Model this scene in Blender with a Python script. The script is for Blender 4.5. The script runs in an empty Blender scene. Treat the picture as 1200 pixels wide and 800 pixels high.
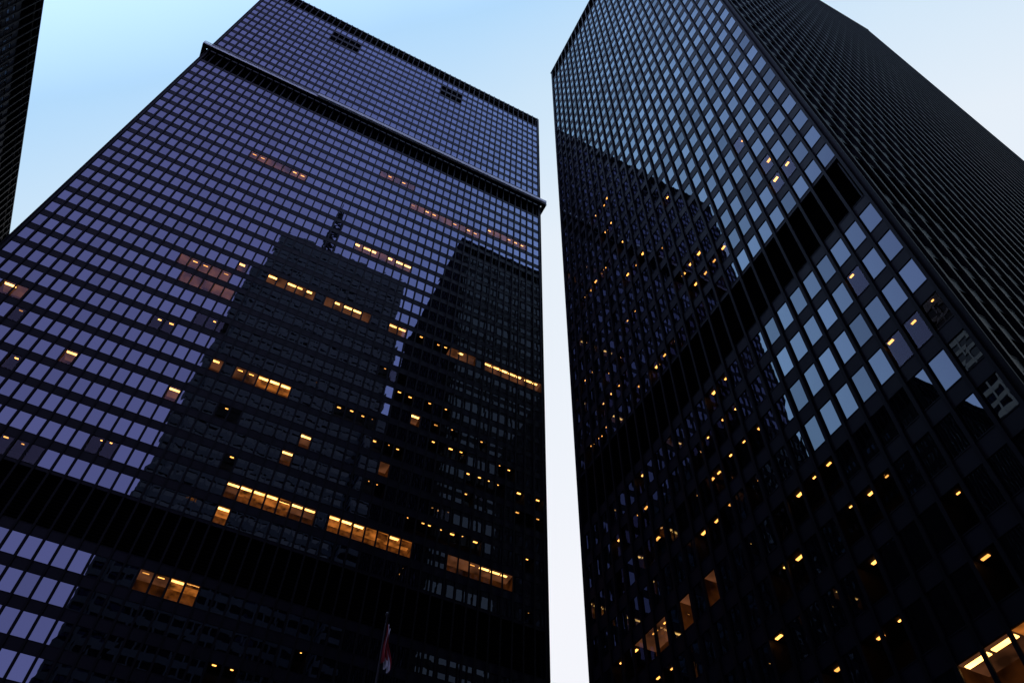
import bpy, math, random
from mathutils import Matrix, Vector
random.seed(11)
scene = bpy.context.scene
scene.view_settings.view_transform = 'Standard'
scene.view_settings.look = 'None'
scene.view_settings.exposure = 0

# ------------------------------------------------------------------ materials
def new_mat(name):
    m = bpy.data.materials.new(name); m.use_nodes = True
    nt = m.node_tree; nt.nodes.clear()
    out = nt.nodes.new('ShaderNodeOutputMaterial')
    return m, nt, out

def N(nt, t, **kw):
    n = nt.nodes.new(t)
    for k, v in kw.items(): setattr(n, k, v)
    return n

def principled(name, col, rough=0.5, spec=0.5, metal=0.0, var=0.25, scale=1.5, bump=0.0, stretch=(1, 1, 1)):
    m, nt, out = new_mat(name)
    b = N(nt, 'ShaderNodeBsdfPrincipled')
    tc = N(nt, 'ShaderNodeTexCoord'); mp = N(nt, 'ShaderNodeMapping')
    mp.inputs['Scale'].default_value = stretch
    nz = N(nt, 'ShaderNodeTexNoise'); nz.inputs['Scale'].default_value = scale; nz.inputs['Detail'].default_value = 5
    nt.links.new(tc.outputs['Object'], mp.inputs[0]); nt.links.new(mp.outputs[0], nz.inputs['Vector'])
    cr = N(nt, 'ShaderNodeValToRGB')
    cr.color_ramp.elements[0].position = .3; cr.color_ramp.elements[1].position = .7
    cr.color_ramp.elements[0].color = tuple(c*(1-var) for c in col)+(1,)
    cr.color_ramp.elements[1].color = tuple(min(1, c*(1+var)) for c in col)+(1,)
    nt.links.new(nz.outputs['Fac'], cr.inputs[0]); nt.links.new(cr.outputs[0], b.inputs['Base Color'])
    mr = N(nt, 'ShaderNodeMapRange'); mr.inputs[3].default_value = max(0, rough-.08); mr.inputs[4].default_value = rough+.1
    nt.links.new(nz.outputs['Fac'], mr.inputs[0]); nt.links.new(mr.outputs[0], b.inputs['Roughness'])
    b.inputs['Metallic'].default_value = metal
    b.inputs['Specular IOR Level'].default_value = spec
    nt.links.new(b.outputs[0], out.inputs[0])
    return m

def glass(name, ior, tint, see=False, lo=.72):
    m, nt, out = new_mat(name)
    fr = N(nt, 'ShaderNodeFresnel'); fr.inputs[0].default_value = ior
    gl = N(nt, 'ShaderNodeBsdfGlossy'); gl.inputs['Roughness'].default_value = 0.008
    at = N(nt, 'ShaderNodeAttribute', attribute_name='rnd')
    cr = N(nt, 'ShaderNodeValToRGB')
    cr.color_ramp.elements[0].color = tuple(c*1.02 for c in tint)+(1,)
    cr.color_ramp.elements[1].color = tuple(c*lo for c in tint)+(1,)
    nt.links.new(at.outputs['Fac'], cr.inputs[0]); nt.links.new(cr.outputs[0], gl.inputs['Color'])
    tc = N(nt, 'ShaderNodeTexCoord'); nz = N(nt, 'ShaderNodeTexNoise'); nz.inputs['Scale'].default_value = .9
    nz.inputs['Detail'].default_value = 1
    bp = N(nt, 'ShaderNodeBump'); bp.inputs['Distance'].default_value = .004; bp.inputs['Strength'].default_value = .3
    nt.links.new(tc.outputs['Object'], nz.inputs['Vector']); nt.links.new(nz.outputs['Fac'], bp.inputs['Height'])
    nt.links.new(bp.outputs[0], gl.inputs['Normal'])
    mx = N(nt, 'ShaderNodeMixShader')
    if see:
        base = N(nt, 'ShaderNodeBsdfTransparent'); base.inputs[0].default_value = (.85, .82, .75, 1)
    else:
        base = N(nt, 'ShaderNodeBsdfDiffuse')
        c2 = N(nt, 'ShaderNodeValToRGB')
        c2.color_ramp.elements[0].color = (.003, .003, .005, 1)
        c2.color_ramp.elements[1].color = (.05, .045, .05, 1)
        c2.color_ramp.elements[0].position = .75
        nt.links.new(at.outputs['Fac'], c2.inputs[0]); nt.links.new(c2.outputs[0], base.inputs[0])
    nt.links.new(fr.outputs[0], mx.inputs[0]); nt.links.new(base.outputs[0], mx.inputs[1]); nt.links.new(gl.outputs[0], mx.inputs[2])
    nt.links.new(mx.outputs[0], out.inputs[0])
    return m

def emis(name, col, s, noise=0.0, scale=1.2):
    m, nt, out = new_mat(name)
    e = N(nt, 'ShaderNodeEmission'); e.inputs[0].default_value = col+(1,); e.inputs[1].default_value = s
    if noise:
        tc = N(nt, 'ShaderNodeTexCoord'); nz = N(nt, 'ShaderNodeTexNoise'); nz.inputs['Scale'].default_value = scale
        mr = N(nt, 'ShaderNodeMapRange'); mr.inputs[1].default_value = .3; mr.inputs[2].default_value = .7
        mr.inputs[3].default_value = s*(1-noise); mr.inputs[4].default_value = s*(1+noise)
        nt.links.new(tc.outputs['Object'], nz.inputs['Vector']); nt.links.new(nz.outputs['Fac'], mr.inputs[0]); nt.links.new(mr.outputs[0], e.inputs[1])
    nt.links.new(e.outputs[0], out.inputs[0])
    m.cycles.emission_sampling = 'NONE'
    return m

M_steel = principled('black_steel', (.004, .004, .007), .50, .09, 0, .3, .6, stretch=(1, 1, .15))
M_steel2 = principled('black_steel_panel', (.006, .006, .012), .48, .12, 0, .35, .35, stretch=(1, 1, .3))
M_louv = principled('louvre_black', (.003, .003, .004), .8, .05)
M_glassA = glass('bronze_glass_lavender', 3.3, (.64, .73, 1.0))
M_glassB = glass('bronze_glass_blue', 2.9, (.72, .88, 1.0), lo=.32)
M_see = glass('clear_glass', 1.5, (.8, .8, 1.0), True)
M_rail = principled('galvanised_rail', (.6, .6, .65), .45, .5, .1)
M_fix = emis('ceiling_fixture', (1.0, .50, .14), 5.2, .5, .8)
M_ceil = emis('lit_ceiling', (1.0, .30, .05), .34, .9, .9)
M_ceild = emis('dim_ceiling', (1.0, .36, .16), .09, .8, .5)
M_wall = emis('lit_wall', (1.0, .28, .05), .10, .8, 1.3)
M_walld = emis('dim_wall', (1.0, .28, .06), .03, .8, .7)
M_dark = principled('dark_room', (.02, .016, .012), .8, .2)
M_dot = emis('downlight', (1.0, .42, .09), 3.4, .8, .3)
M_stone = principled('cladding_stone', (.040, .045, .068), .6, .35, 0, .2, .3)
M_conc = principled('pale_precast', (.42, .42, .43), .7, .3, 0, .15, .4)
M_gl2 = glass('dark_strip_glass', 1.7, (.6, .65, .8))
M_roof = principled('roof_gravel', (.12, .12, .12), .9, .2)
M_lobby = glass('lobby_glass', 1.6, (.9, .9, .9))

# ------------------------------------------------------------------ mesh helper
class MB:
    def __init__(s): s.v = []; s.f = []; s.m = []; s.r = []
    def quad(s, ps, mat=0, r=0.):
        i = len(s.v); s.v += [tuple(p) for p in ps]; s.f.append((i, i+1, i+2, i+3)); s.m.append(mat); s.r.append(r)
    def hexa(s, c, mat=0):
        i = len(s.v); s.v += [tuple(p) for p in c]
        for q in ((0, 3, 2, 1), (4, 5, 6, 7), (0, 1, 5, 4), (1, 2, 6, 5), (2, 3, 7, 6), (3, 0, 4, 7)):
            s.f.append(tuple(i+k for k in q)); s.m.append(mat); s.r.append(0.)
    def box(s, x0, x1, y0, y1, z0, z1, mat=0):
        s.hexa([(x0, y0, z0), (x1, y0, z0), (x1, y1, z0), (x0, y1, z0), (x0, y0, z1), (x1, y0, z1), (x1, y1, z1), (x0, y1, z1)], mat)
    def build(s, name, mats, parent=None, smooth=False):
        me = bpy.data.meshes.new(name); me.from_pydata(s.v, [], s.f)
        for m in mats: me.materials.append(m)
        me.polygons.foreach_set('material_index', s.m)
        a = me.attributes.new('rnd', 'FLOAT', 'FACE'); a.data.foreach_set('value', s.r)
        if smooth: me.polygons.foreach_set('use_smooth', [True]*len(s.f))
        me.update()
        o = bpy.data.objects.new(name, me); scene.collection.objects.link(o)
        if parent: o.parent = parent
        return o

def empty(name, loc=(0, 0, 0)):
    e = bpy.data.objects.new(name, None); scene.collection.objects.link(e); e.location = loc
    return e

class Fac:
    """one facade: a = metres along, d = metres out of the wall"""
    def __init__(s, o, u, n, L): s.o = Vector(o+(0,)); s.u = Vector(u+(0,)); s.n = Vector(n+(0,)); s.L = L
    def p(s, a, d, z): return s.o+s.u*a+s.n*d+Vector((0, 0, z))
    def box(s, mb, a0, a1, d0, d1, z0, z1, mat=0):
        P = s.p
        mb.hexa([P(a0, d1, z0), P(a1, d1, z0), P(a1, d0, z0), P(a0, d0, z0), P(a0, d1, z1), P(a1, d1, z1), P(a1, d0, z1), P(a0, d0, z1)], mat)

def facades(x0, x1, y0, y1):
    return {'S': Fac((x0, y0), (1, 0), (0, -1), x1-x0), 'N': Fac((x1, y1), (-1, 0), (0, 1), x1-x0),
            'W': Fac((x0, y1), (0, -1), (-1, 0), y1-y0), 'E': Fac((x1, y0), (0, 1), (1, 0), y1-y0)}

PITCH = 3.66; HP = 2.40
def steel_tower(name, x0, x1, y0, y1, H, rows, bands, nm, lit, glassmat, patches={}, rnd_dots={}, ledge=None, base=8.4, jit=.003, cap=True, dulled_sides=''):
    root = empty(name)
    F = facades(x0, x1, y0, y1)
    gl = MB(); sp = MB(); fin = MB(); lo = MB(); rm = MB()
    CC = .42
    for key, f in F.items():
        n = nm[0] if key in 'SN' else nm[1]
        w = (f.L-2*CC)/n
        L = {}
        for (zc, a0, a1, kind) in lit.get(key, []):
            ri = min(range(len(rows)), key=lambda i: abs(rows[i]-zc))
            i0 = max(0, int((a0-CC)/w)); i1 = min(n-1, int((a1-CC)/w))
            for i in range(i0, i1+1): L[(ri, i)] = kind
        if key in rnd_dots:
            for (cnt, za, zb, aa, ab) in rnd_dots[key]:
                for _ in range(cnt):
                    zc = random.uniform(za, zb); ri = min(range(len(rows)), key=lambda i: abs(rows[i]-zc))
                    i = int((random.uniform(aa, ab)-CC)/w)
                    run = random.choice((1, 1, 1, 2, 3))
                    for k in range(run):
                        if 0 <= i+k < n: L.setdefault((ri, i+k), 'dot')
        pt = patches.get(key, [])
        for ri, zc in enumerate(rows):
            z0 = zc-HP/2; z1 = zc+HP/2
            rowr = random.random()*.25
            for i in range(n):
                a0 = CC+i*w+.03; a1 = CC+(i+1)*w-.03
                am = (a0+a1)/2
                if any(pa <= am <= pb and za <= zc <= zb for (pa, pb, za, zb) in pt):
                    f.box(lo, a0, a1, -.55, -.5, z0-.62, z1+.62)
                    for k in range(5): f.box(lo, a0, a1, -.45, -.05, z0+.1+k*.5, z0+.16+k*.5)
                    continue
                kind = L.get((ri, i))
                j = lambda: random.uniform(-jit, jit)
                r = random.random()
                r = rowr+(r*.45 if r < .94 else .6)
                if key in dulled_sides: r = .9+.1*r      # sky reflection on this side darkened in the glass tint
                ps = [f.p(a0, j(), z0), f.p(a1, j(), z0), f.p(a1, j(), z1), f.p(a0, j(), z1)]
                gl.quad(ps, 1 if kind else 0, min(1, r))
                if kind:
                    zt = z1-.03; D = 1.9
                    wall, ceil = {'bright': (6, 2), 'dim': (6, 2), 'dot': (4, 4), 'full': (3, 1)}[kind]
                    b0, b1 = a0-.029, a1+.029
                    rm.quad([f.p(b0, -.04, zt), f.p(b1, -.04, zt), f.p(b1, -D, zt), f.p(b0, -D, zt)], ceil)
                    rm.quad([f.p(b0, -.04, z0), f.p(b0, -D, z0), f.p(b1, -D, z0), f.p(b1, -.04, z0)], 4)
                    rm.quad([f.p(b0, -D, z0), f.p(b1, -D, z0), f.p(b1, -D, zt), f.p(b0, -D, zt)], wall)
                    if not L.get((ri, i-1)): rm.quad([f.p(b0, -.04, z0), f.p(b0, -D, z0), f.p(b0, -D, zt), f.p(b0, -.04, zt)], wall)
                    if not L.get((ri, i+1)): rm.quad([f.p(b1, -.04, z0), f.p(b1, -D, z0), f.p(b1, -D, zt), f.p(b1, -.04, zt)], wall)
                    q = random.random()
                    if kind == 'full' and q < .85:
                        e0 = .22+random.uniform(-.05, .05); wd = .34
                        f.box(rm, a0+.12, a1-.12, -e0-wd, -e0, zt-.06, zt-.01, 0)
                        if random.random() < .35:
                            f.box(rm, a0+.05, a1-.05, -.12, -.10, z1-random.uniform(.3, 1.1), zt-.08, 3)
                    elif kind == 'bright' and q < .88:
                        e0 = .3; wd = .30
                        f.box(rm, a0+.08, a1-.08-random.choice((0, 0, .5)), -e0-wd, -e0, zt-.06, zt-.01, 0)
                    elif kind == 'dim' and q < .4:
                        f.box(rm, a0+.3, a1-.5, -.5, -.4, zt-.06, zt-.01, 5)
                    elif kind == 'dot' and q < .85:
                        e0 = random.uniform(.12, .45); s = random.uniform(.05, .2); c = random.uniform(a0+.35, a1-.35)
                        f.box(rm, c-s*1.4, c+s*1.4, -e0-s, -e0, zt-.06, zt-.01, 5)
        levels = sorted([(zc-HP/2, zc+HP/2) for zc in rows]+list(bands))
        edges = []; prev = base
        for (a, b) in levels:
            if a-prev > .02: edges.append((prev, a))
            prev = b
        if H-prev > .02: edges.append((prev, H))
        for (a, b) in edges:
            f.box(sp, CC+.005, f.L-CC-.005, -.08, .035, a, b)
            f.box(sp, CC+.005, f.L-CC-.005, .036, .065, b-.07, b-.01)
            f.box(sp, CC+.005, f.L-CC-.005, .036, .06, a+.01, a+.06)
        for (a, b) in bands:
            f.box(lo, .45, f.L-.45, -.95, -.90, a, b)
            f.box(lo, .45, f.L-.45, -.95, -.085, b+.003, b+.06)   # soffit over the recess
            f.box(lo, .405, .44, -.89, -.02, a, b)
            f.box(lo, f.L-.44, f.L-.405, -.89, -.02, a, b)
            k = a+.2
            while k < b-.15:
                f.box(lo, .45, f.L-.45, -.75, -.48, k, k+.05); k += .42
        for i in range(n+1):
            a = CC+i*w
            f.box(fin, a-.022, a+.022, -.02, .20, base, H+.0)
            f.box(fin, a-.11, a+.11, .201, .23, base, H+.0)
        for (a, b) in bands:
            for i in range(0, n+1, 6):
                c = CC+i*w
                f.box(fin, c-.3, c+.3, -.88, -.76, a, b)
        if cap: f.box(fin, -.24, f.L+.24, -.3, .24, H+.003, H+.3)
    for (cx, cy, sx, sy) in ((x0, y0, 1, 1), (x1, y0, -1, 1), (x1, y1, -1, -1), (x0, y1, 1, -1)):
        a, b = sorted((cx+sx*.02, cx+sx*.40)); c, d = sorted((cy+sy*.02, cy+sy*.40))
        fin.box(a, b, c, d, 0, H)
        a, b = sorted((cx-sx*.10, cx+sx*.015)); c, d = sorted((cy-sy*.10, cy+sy*.015))
        fin.box(a, b, c, d, base, H)
    rf = MB()
    rf.box(x0+.45, x1-.45, y0+.45, y1-.45, H-.9, H-.5, 0)
    rf.box(x0+12, x1-12, y0+9, y1-9, H-.5, H+2.2, 1)
    rf.box(x0+.45, x1-.45, y0+.45, y1-.45, base-.4, base+.1, 1)
    rf.box(x0+9, x1-9, y0+9, y1-9, 0.02, base-.4, 1)
    rf.build('roof', [M_roof, M_steel], root)
    lb = MB()
    lb.box(x0+4.5, x1-4.5, y0+4.5, y1-4.5, .15, base-.41, 0)
    lb.build('lobby_glazing', [M_lobby], root)
    cl = MB()
    nx = round((x1-x0)/9.1); ny = round((y1-y0)/9.1)
    for i in range(nx+1):
        for jj in range(ny+1):
            if i in (0, nx) or jj in (0, ny):
                px = x0+.9+(x1-x0-1.8)*i/nx; py = y0+.9+(y1-y0-1.8)*jj/ny
                cl.box(px-.4, px+.4, py-.4, py+.4, 0, base-.41)
    cl.build('ground_columns', [M_steel], root)
    gl.build('window_glass', [glassmat, M_see], root)
    sp.build('spandrel_panels', [M_steel2], root)
    fin.build('steel_mullions', [M_steel], root)
    lo.build('louvres', [M_louv], root)
    if rm.f: rm.build('lit_rooms', [M_fix, M_ceil, M_ceild, M_wall, M_dark, M_dot, M_walld], root)
    if ledge:
        z = ledge; lg = MB()
        for key, f in F.items():
            f.box(lg, -1.1, f.L+1.1, .24, 1.1, z, z+.16, 0)
            f.box(lg, -1.1, f.L+1.1, 1.101, 1.16, z-.15, z+.50, 1)
            for hz in (.85, 1.15): f.box(lg, -1.1, f.L+1.1, 1.10, 1.15, z+hz, z+hz+.08, 1)
            k = 0.
            while k < f.L:
                f.box(lg, k-.03, k+.03, 1.04, 1.09, z+.165, z+1.2, 1)
                f.box(lg, k-.05, k+.05, .24, 1.09, z-.20, z-.01, 0); k += 1.52
        f = F['S']
        f.box(lg, 23.5, f.L+.9, 1.2, 1.55, z-.05, z+.95, 1)
        lg.build('maintenance_walkway', [M_steel, M_rail], root)
    return root

rowsA = [50.2-PITCH*k for k in range(12)]+[60.4+PITCH*k for k in range(29)]+[172.6+PITCH*k for k in range(13)]
rowsA.sort()
X0, X1, Y0, Y1 = -36.3, 41.7, 75.0, 112.5
def S(z, xa, xb, k): return (z, xa-X0, xb-X0, k)
litA = {'S': [
    S(135.7, -16.5, -7.4, 'dim'), S(123.0, 5.8, 15.1, 'bright'),
    S(104.4, -9.9, -9.8, 'bright'), S(104.4, -5.4, .8, 'bright'), S(104.4, 4.4, 10.4, 'bright'), S(104.4, 14.3, 16.5, 'bright'),
    S(104.4, 19.2, 19.3, 'dot'), S(104.4, 22, 24, 'dot'), S(104.4, 26, 28, 'bright'), S(104.4, 31, 34, 'bright'), S(104.4, 35.8, 41, 'bright'),
    S(82.3, -6.4, -6.3, 'bright'), S(82.3, -4, -1.6, 'dim'), S(82.3, -1, 2.6, 'full'), S(75, -9, -8.9, 'bright'),
    S(75, 6.6, 6.7, 'bright'), S(71.3, 5.2, 5.3, 'bright'), S(86, 20.8, 20.9, 'bright'), S(73.8, 17.5, 17.6, 'bright'),
    S(64.1, 1.5, 2.6, 'bright'), S(64.1, 3.2, 8.6, 'full'), S(64.1, 9, 11, 'bright'), S(64.1, 12.6, 16, 'full'), S(64.1, 17, 22, 'full'), S(60.3, .5, .6, 'full'),
    S(50, -3, -1.6, 'dim'), S(50, -.8, .8, 'full'), S(64.1, 28, 31, 'dim'), S(64.1, 33, 36.5, 'bright'), S(46.2, 13.4, 13.6, 'dot'),
    S(83.4, -34.5, -34.4, 'bright'), S(83.4, -32, -31, 'bright'), S(75.6, -31.6, -31.5, 'bright'), S(75.6, -21.4, -21.3, 'bright'),
    S(97.1, -16, -15.9, 'bright'), S(97.1, -14, -9, 'dim'), S(101, -17, -11, 'dim'), S(145, 14, 20, 'dim'), S(145, 21, 27, 'dim'),
    S(81, 23.9, 28, 'dot'), S(77, 30, 35, 'dot'), S(82, 10.7, 14.5, 'dot'), S(67.5, 24, 27, 'dot'), S(152, 6, 12, 'dim'), S(148.5, 30, 38, 'dim')]}
dotsA = {'S': [(24, 60, 98, 52, 77), (6, 60, 98, 20, 52), (9, 18, 50, 36, 76), (6, 58, 82, 1, 24)]}
steel_tower('office_tower', X0, X1, Y0, Y1, 224.6, rowsA, [(52.6, 58.7), (165.0, 170.2), (218.6, 224.0)], (51, 24), litA, M_glassA,
            patches={'S': [(-X0-17.2, -X0-10.9, 209, 214), (-X0+12.6, -X0+19.0, 209, 214)]}, rnd_dots=dotsA, ledge=170.3, cap=False)

rowsB = sorted([50.2-PITCH*k for k in range(12)]+[60.4+PITCH*k for k in range(33)])
BX0, BX1, BY0, BY1 = 32.0, 89.0, 11.0, 50.8
def W(z, ya, yb, k): return (z, BY1-yb, BY1-ya, k)
litB = {'W': [W(60.4, y, y+.05, 'dot') for y in (36.4, 34.2, 32.6, 31.1, 29.6, 28, 25.2, 38.8)]
        + [W(86, y, y+.05, 'dot') for y in (46.5, 45, 43.4, 41.9, 40.3, 38)]
        + [W(46.5, 32.8, 32.9, 'dot'), W(42.9, 39.7, 39.8, 'dot'), W(46.5, 30, 30.1, 'dot'), W(35.6, 23, 23.8, 'dot'),
           W(35.6, 35, 35.1, 'dim'), W(35.6, 38, 38.1, 'dim'), W(35.6, 39.9, 40, 'dim'), W(35.6, 42.8, 44.2, 'dim'), W(20.9, 16.4, 16.5, 'full'), W(20.9, 17.9, 19, 'bright'), W(31.9, 19, 19.1, 'dot')]}
dotsB = {'W': [(26, 28, 51, 4, 36), (8, 60, 82, 1, 12), (10, 60, 88, 12, 34), (12, 12, 30, 2, 36), (2, 88, 105, 3, 12)],
         'N': [(40, 20, 120, 2, 54)]}
steel_tower('office_tower', BX0, BX1, BY0, BY1, 185.4, rowsB, [(52.6, 58.7), (179.8, 184.8)], (37, 26), litB, M_glassB, rnd_dots=dotsB, jit=.002, dulled_sides='N')

rowsC = sorted([50.2-PITCH*k for k in range(12)]+[60.4+PITCH*k for k in range(18)])
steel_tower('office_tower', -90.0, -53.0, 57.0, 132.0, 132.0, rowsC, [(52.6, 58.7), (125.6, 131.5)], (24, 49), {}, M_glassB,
            rnd_dots={'E': [(20, 20, 120, 2, 72)], 'S': [(6, 20, 110, 2, 30)]}, dulled_sides='E')

# ---------------------------------------------- banded towers around the plaza, some added to block sky
def banded(name, vols, floor, sph, mats, lit_n=0, fins=0):
    root = empty(name); body = MB(); bands = MB(); lt = MB(); vf = MB()
    for (x0, x1, y0, y1, H) in vols:
        body.box(x0+.3, x1-.3, y0+.3, y1-.3, 0, H-.4)
        z = 6.
        while z < H-6-sph:
            bands.box(x0, x1, y0, y1, z, z+sph); z += floor
        bands.box(x0-.02, x1+.02, y0-.02, y1+.02, H-6, H)
        if fins:
            for key, f in facades(x0, x1, y0, y1).items():
                n = int(f.L/fins)
                for i in range(n+1):
                    c = .25+(f.L-.5)*i/n
                    f.box(vf, c-.22, c+.22, -.1, .12, 0, H-.05)
        for _ in range(lit_n):
            for key in ('N', 'E'):
                f = facades(x0, x1, y0, y1)[key]
                a = random.uniform(2, f.L-6); z = 6+sph+floor*random.randint(3, int((H-20)/floor))
                f.box(lt, a, a+random.choice((1.2, 2.4, 4)), -.29, -.25, z+.9, z+floor-sph-.1)
    body.build('window_glass', [mats[1]], root); bands.build('spandrel_bands', [mats[0]], root)
    if vf.f: vf.build('piers', [mats[0]], root)
    if lt.f: lt.build('lit_windows', [M_ceil], root)
    return root
sk = banded('skyscraper_with_mast', [(-17.0, 38.0, -96, -41, 298), (-21.3, 33.0, -92, -45.5, 274), (20, 42.0, -90, -47, 274)], 4.0, 1.9, (M_stone, M_gl2), 6, 3.0)
mast = MB()
def strut(mb, a, b, r):
    a = Vector(a); b = Vector(b); d = (b-a).normalized()
    up = Vector((0, 0, 1)) if abs(d.z) < .9 else Vector((1, 0, 0))
    s = d.cross(up).normalized()*r; t = d.cross(s).normalized()*r
    mb.hexa([a-s-t, a+s-t, a+s+t, a-s+t, b-s-t, b+s-t, b+s+t, b-s+t])
def mastpt(c, z):
    h = 3.0-(z-298)/52*1.5
    return (2.6+c[0]*h, -52+c[1]*h, z)
CN = [(-1, -1), (1, -1), (1, 1), (-1, 1)]
for i in range(12):
    za, zb = 298+i*4.3, 298+(i+1)*4.3
    for k in range(4):
        strut(mast, mastpt(CN[k], za), mastpt(CN[k], zb), .34)
        strut(mast, mastpt(CN[k], za), mastpt(CN[(k+1) % 4], zb), .26)
        strut(mast, mastpt(CN[k], zb), mastpt(CN[(k+1) % 4], zb), .26)
strut(mast, (2.6, -52, 349), (2.6, -52, 358), .2)
mast.build('lattice_mast', [M_steel], sk)
banded('sky_blocker_building', [(-140, -95, 5, 64, 196)], 3.9, 1.5, (M_conc, M_gl2), 6, 3.0)
banded('sky_blocker_building', [(36, 84, -88, -34, 205)], 3.9, 1.7, (M_stone, M_gl2), 4, 6.0)  # unseen, added to block the sky gap mirrored in the left tower
banded('sky_blocker_building', [(67, 120, 68, 99, 165)], 3.9, 1.7, (M_stone, M_gl2), 3, 6.0)  # added out of view to keep bright sky off the north-face reflection
banded('sky_blocker_building', [(106, 160, 112, 158, 190)], 3.9, 1.7, (M_stone, M_gl2), 3, 6.0)  # second unseen block, added to shut out more of that sky
banded('sky_blocker_building', [(-180, -108, -66, -4, 245)], 3.9, 1.7, (M_stone, M_gl2), 3, 6.0)  # out of view, placed and sized to block sky in double reflections

# ------------------------------------------------------------------ flag and pole
def lathe(mb, prof, cx, cy, seg=16):
    for (r0, z0), (r1, z1) in zip(prof[:-1], prof[1:]):
        for k in range(seg):
            t0 = 2*math.pi*k/seg; t1 = 2*math.pi*(k+1)/seg
            mb.quad([(cx+r0*math.cos(t0), cy+r0*math.sin(t0), z0), (cx+r0*math.cos(t1), cy+r0*math.sin(t1), z0),
                     (cx+r1*math.cos(t1), cy+r1*math.sin(t1), z1), (cx+r1*math.cos(t0), cy+r1*math.sin(t0), z1)])
fp = empty('flagpole', (8.6, 30, 0))
pm = MB()
lathe(pm, [(.35, 0), (.35, .12), (.10, .3), (.09, 8), (.035, 22.6), (.035, 22.7), (.08, 22.76), (.09, 22.84), (.05, 22.92), (.001, 22.95)], 0, 0)
po = pm.build('pole', [principled('painted_pole', (.03, .03, .035), .5, .3)], fp, True)
fl = MB(); GW, GH = 46, 26
def fpt(i, j):
    s = i/GW; t = j/GH
    fold = math.sin(s*19+t*1.3)*(.08+.10*t)
    x = .06+s*(.20+.26*t)+.05*math.sin(t*6+s*4)
    y = fold+.05*math.sin(s*7+t*5)
    z = 22.5-t*(1.9)-s*.75*(1-.35*t)-.05*math.sin(s*19)
    return (x, y, z)
for i in range(GW):
    for j in range(GH):
        s = (i+.5)/GW; t = (j+.5)/GH
        leaf = abs(s-.5) < .14*(1-abs(t-.5)*2.6)
        fl.quad([fpt(i, j), fpt(i+1, j), fpt(i+1, j+1), fpt(i, j+1)], 1 if (s < .2 or s > .8 or leaf) else 0)
fo = fl.build('flag_cloth', [principled('flag_white', (.7, .7, .75), .8, .2), principled('flag_red', (.28, .03, .035), .8, .2)], fp, True)

# ------------------------------------------------------------------ ground
def sheet(name, x0, x1, y0, y1, z, mat, parent=None):
    b = MB(); b.quad([(x0, y0, z), (x1, y0, z), (x1, y1, z), (x0, y1, z)]); return b.build(name, [mat], parent)
M_asph = principled('asphalt', (.05, .05, .052), .85, .3, 0, .3, 3)
m, nt, out = new_mat('granite_paving')
b = N(nt, 'ShaderNodeBsdfPrincipled'); br = N(nt, 'ShaderNodeTexBrick'); tc = N(nt, 'ShaderNodeTexCoord')
br.inputs['Scale'].default_value = .33; br.inputs['Color1'].default_value = (.24, .24, .25, 1); br.inputs['Color2'].default_value = (.30, .30, .30, 1)
br.inputs['Mortar'].default_value = (.1, .1, .1, 1); br.inputs['Mortar Size'].default_value = .006; br.offset = 0
nt.links.new(tc.outputs['Object'], br.inputs['Vector']); nt.links.new(br.outputs['Color'], b.inputs['Base Color'])
b.inputs['Roughness'].default_value = .55; nt.links.new(b.outputs[0], out.inputs[0]); M_pave = m
sheet('ground', -3000, 3000, -3000, 3000, -.14, principled('city_ground', (.16, .16, .16), .9, .2, 0, .3, .02))
pv = MB(); pv.box(-190, 165, -9, 160, -.3, 0); pv.build('plaza_pavement', [M_pave])
pv = MB(); pv.box(-190, 165, -130, -27, -.3, -.002); pv.build('pavement', [M_pave])
rd = sheet('road', -600, 600, -27, -9, -.136, M_asph)
mk = MB()
for i in range(-60, 61):
    mk.quad([(i*9, -18.07, -.131), (i*9+3, -18.07, -.131), (i*9+3, -17.93, -.131), (i*9, -17.93, -.131)])
mk.build('road_markings', [principled('road_paint', (.75, .75, .72), .7, .3)])

# ------------------------------------------------------------------ world (dusk)
w = bpy.data.worlds.new('World'); scene.world = w; w.use_nodes = True
nt = w.node_tree; nt.nodes.clear()
out = N(nt, 'ShaderNodeOutputWorld'); bg = N(nt, 'ShaderNodeBackground')
SUN_EL = math.radians(4); SUN_ROT = math.radians(42)
sky = N(nt, 'ShaderNodeTexSky', sky_type='NISHITA'); sky.sun_disc = False
sky.sun_elevation = SUN_EL; sky.sun_rotation = SUN_ROT
tc = N(nt, 'ShaderNodeTexCoord')
dt = N(nt, 'ShaderNodeVectorMath', operation='DOT_PRODUCT'); dt.inputs[1].default_value = (.6, .6, -.4)
mr = N(nt, 'ShaderNodeMapRange'); mr.inputs[1].default_value = -1; mr.inputs[2].default_value = 1
cr = N(nt, 'ShaderNodeValToRGB')
st = [(0, (.39, .37, .72)), (.14, (.41, .41, .84)), (.22, (.44, .54, 1.05)), (.30, (.70, 1.02, 1.62)), (.335, (.66, .98, 1.45)), (.385, (.46, .72, 1.0)), (.44, (.62, .80, .97)), (.52, (.80, .88, .97)), (.72, (.92, .93, .985))]
e = cr.color_ramp.elements
e[0].position = st[0][0]; e[0].color = st[0][1]+(1,); e[1].position = st[-1][0]; e[1].color = st[-1][1]+(1,)
for p, c in st[1:-1]:
    x = e.new(p); x.color = c+(1,)
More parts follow.
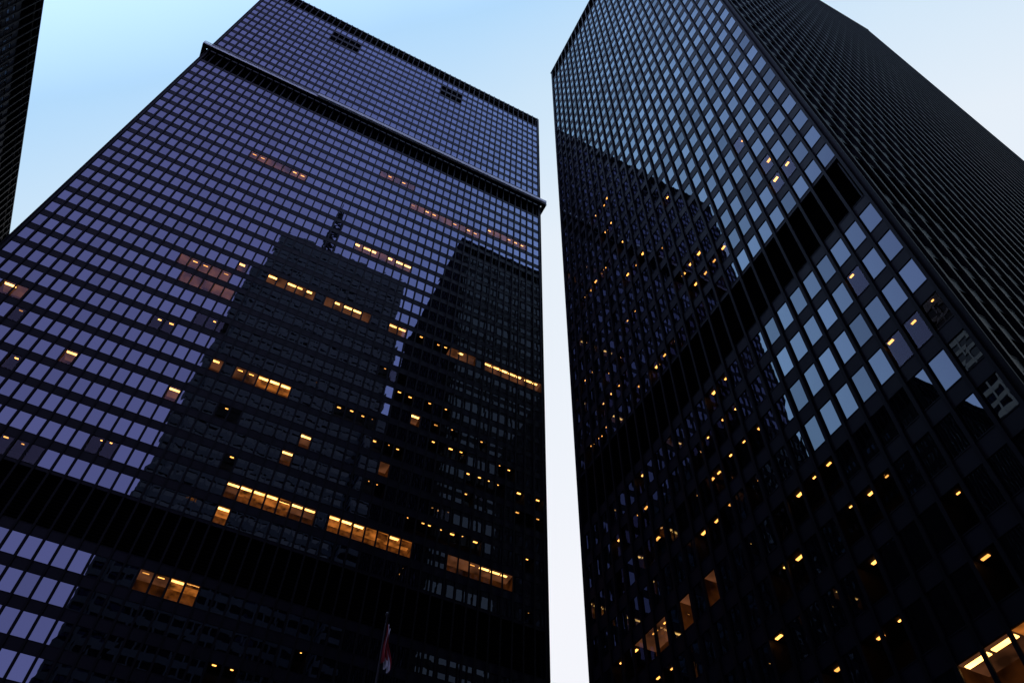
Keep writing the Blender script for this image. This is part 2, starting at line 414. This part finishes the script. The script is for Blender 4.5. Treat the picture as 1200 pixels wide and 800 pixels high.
nt.links.new(tc.outputs['Generated'], dt.inputs[0]); nt.links.new(dt.outputs['Value'], mr.inputs[0])
nz = N(nt, 'ShaderNodeTexNoise'); nz.inputs['Scale'].default_value = 1.6; nz.inputs['Detail'].default_value = 4
nt.links.new(tc.outputs['Generated'], nz.inputs['Vector'])
ad = N(nt, 'ShaderNodeMath', operation='MULTIPLY_ADD'); ad.inputs[1].default_value = .06
sb = N(nt, 'ShaderNodeMath', operation='SUBTRACT'); sb.inputs[1].default_value = .03
nt.links.new(nz.outputs['Fac'], ad.inputs[0]); nt.links.new(mr.outputs[0], ad.inputs[2]); nt.links.new(ad.outputs[0], sb.inputs[0])
nt.links.new(sb.outputs[0], cr.inputs[0])
sc = N(nt, 'ShaderNodeVectorMath', operation='SCALE'); sc.inputs['Scale'].default_value = 10.4
nt.links.new(cr.outputs[0], sc.inputs[0])
mx = N(nt, 'ShaderNodeMix', data_type='RGBA'); mx.inputs[0].default_value = .06
nt.links.new(sc.outputs[0], mx.inputs[6]); nt.links.new(sky.outputs[0], mx.inputs[7])
nt.links.new(mx.outputs[2], bg.inputs[0]); bg.inputs[1].default_value = .1
nt.links.new(bg.outputs[0], out.inputs[0])

sl = bpy.data.lights.new('sun', 'SUN'); sl.energy = .2; sl.angle = math.radians(10); sl.color = (1, .85, .7)
so = bpy.data.objects.new('sun', sl); scene.collection.objects.link(so)
sd = Vector((math.sin(SUN_ROT)*math.cos(SUN_EL), math.cos(SUN_ROT)*math.cos(SUN_EL), math.sin(SUN_EL)))
so.rotation_euler = sd.to_track_quat('Z', 'Y').to_euler()

# ------------------------------------------------------------------ camera
cam = bpy.data.cameras.new('camera'); co = bpy.data.objects.new('camera', cam); scene.collection.objects.link(co)
R = Matrix(((.8920, -.3733, -.2549), (-.4519, -.7126, -.5367), (.01876, .5943, -.8041)))
co.rotation_mode = 'QUATERNION'; co.rotation_quaternion = R.to_quaternion().normalized()
co.location = (0, 0, 1.6)
cam.sensor_width = 36; cam.lens = 28.29; cam.clip_start = .1; cam.clip_end = 6000
scene.camera = co
